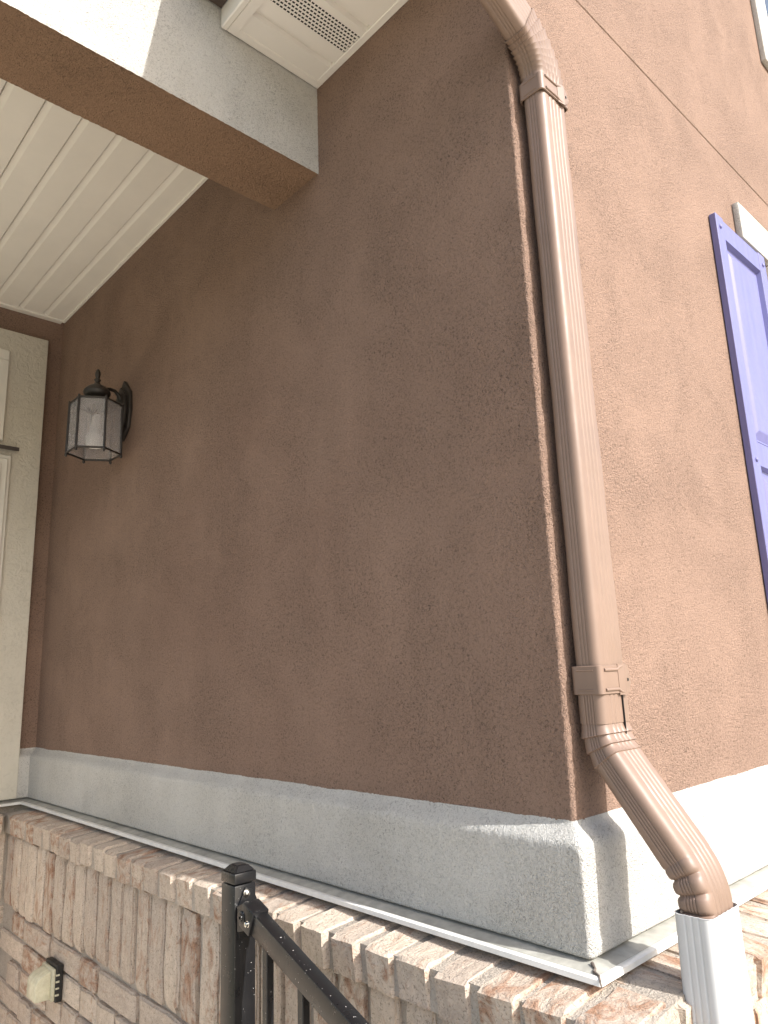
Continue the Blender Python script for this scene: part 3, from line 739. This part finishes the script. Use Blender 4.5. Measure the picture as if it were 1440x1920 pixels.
br = MB().box(RX0 - 0.0030, RX1 + 0.0030, 0.0105, 0.040, -RH - 0.003, 0.0032, bev=0.0022, seg=2, mtx=org @ ang)
br.prism([(px0 + 0.0055, py0 - 0.0005, -0.176), (px1 - 0.001, py0 - 0.0005, -0.176), (px1 - 0.001, py0 - 0.0005, -0.1090 - 0.018), (px1 - 0.008, py0 - 0.0005, -0.1105 - 0.004), (px1 - 0.020, py0 - 0.0005, -0.1095), (px0 + 0.012, py0 - 0.0005, -0.118), (px0 + 0.004, py0 - 0.0005, -0.133)], (0, -0.0035, 0), bev=0.0006)
br.prism([(RX0 - 0.0015, 0.452, -0.132), (RX0 - 0.0015, 0.440, -0.127), (RX0 - 0.0015, 0.428, -0.130), (RX0 - 0.0015, 0.423, -0.158), (RX0 - 0.0015, 0.452, -0.166)], (0.0025, 0, 0))
brk = br.build('bracket', m_black, hr, smooth=40)
MB().lathe([(0.0052, 0.0), (0.0052, 0.0010), (0.0037, 0.0012), (0.0037, 0.0050), (0.0022, 0.0060)], (-0.1835, py0 - 0.0040, -0.1170), (0, -1, 0), 12).build('bolt', m_steel, brk, smooth=40)
MB().lathe([(0.0092, 0.0), (0.0092, 0.0010), (0.0080, 0.0018), (0.0052, 0.0018), (0.0050, 0.0030), (0.0022, 0.0032), (0.0020, 0.0012)], (RX0 - 0.0030, 0.4385, -0.1440), (-1, 0, 0), 16).build('pivot_bolt', m_black, brk, smooth=40)
MB().lathe([(0.0044, 0.0), (0.0044, 0.0008), (0.0034, 0.0010), (0.0034, 0.0045), (0.0020, 0.0054)], (RX0 - 0.0030, 0.4215, -0.1490), (-1, 0, 0), 12).build('bolt', m_steel, brk, smooth=40)
bal_me = None
for i in range(15):
    yb_ = 0.392 - 0.0815 * i
    ztop = -0.1400 + 0.37 * (yb_ - 0.4) - 0.0295
    m_ = MB().box(-0.1915, -0.1795, yb_ - 0.006, yb_ + 0.006, ztop - 0.58, ztop + 0.004, bev=0.001)
    m_.build('baluster', m_black, hr)

# ------------------------------------------------------------------ outlet cover
oc = thing('outlet_cover', 'yellowed clear plastic weatherproof outlet cover on the bricks at the lower left', 'outlet cover', (-0.095, 1.43, -0.49))
oz0, oz1, oy0, oy1 = -0.527, -0.458, 1.388, 1.455
MB().box(-0.1090, -0.0925, oy0 - 0.004, oy1 + 0.004, oz0 - 0.004, oz1 + 0.006, bev=0.002).build('gasket_box', m_rubber, oc)
for zq in (-0.472, -0.486, -0.500, -0.514): MB().box(-0.1105, -0.1020, oy0 - 0.0065, oy0 - 0.0042, zq - 0.0018, zq + 0.0018).build('hinge_tab', m_cover, oc)
MB().box(-0.1180, -0.1095, oy0 - 0.003, oy1 + 0.003, oz0, oz1, bev=0.003, seg=2).build('cover_rim', m_cover, oc, smooth=40)
pts = [(-0.1182, oz0 + 0.004), (-0.1520, oz0 + 0.006), (-0.1515, oz0 + 0.043), (-0.1480, oz0 + 0.050), (-0.1400, oz0 + 0.057), (-0.1182, oz0 + 0.065)]
MB().prism([(a, oy0 + 0.004, z) for a, z in pts], (0, oy1 - oy0 - 0.008, 0), bev=0.0022).build('cover_lid', m_cover, oc, smooth=40)
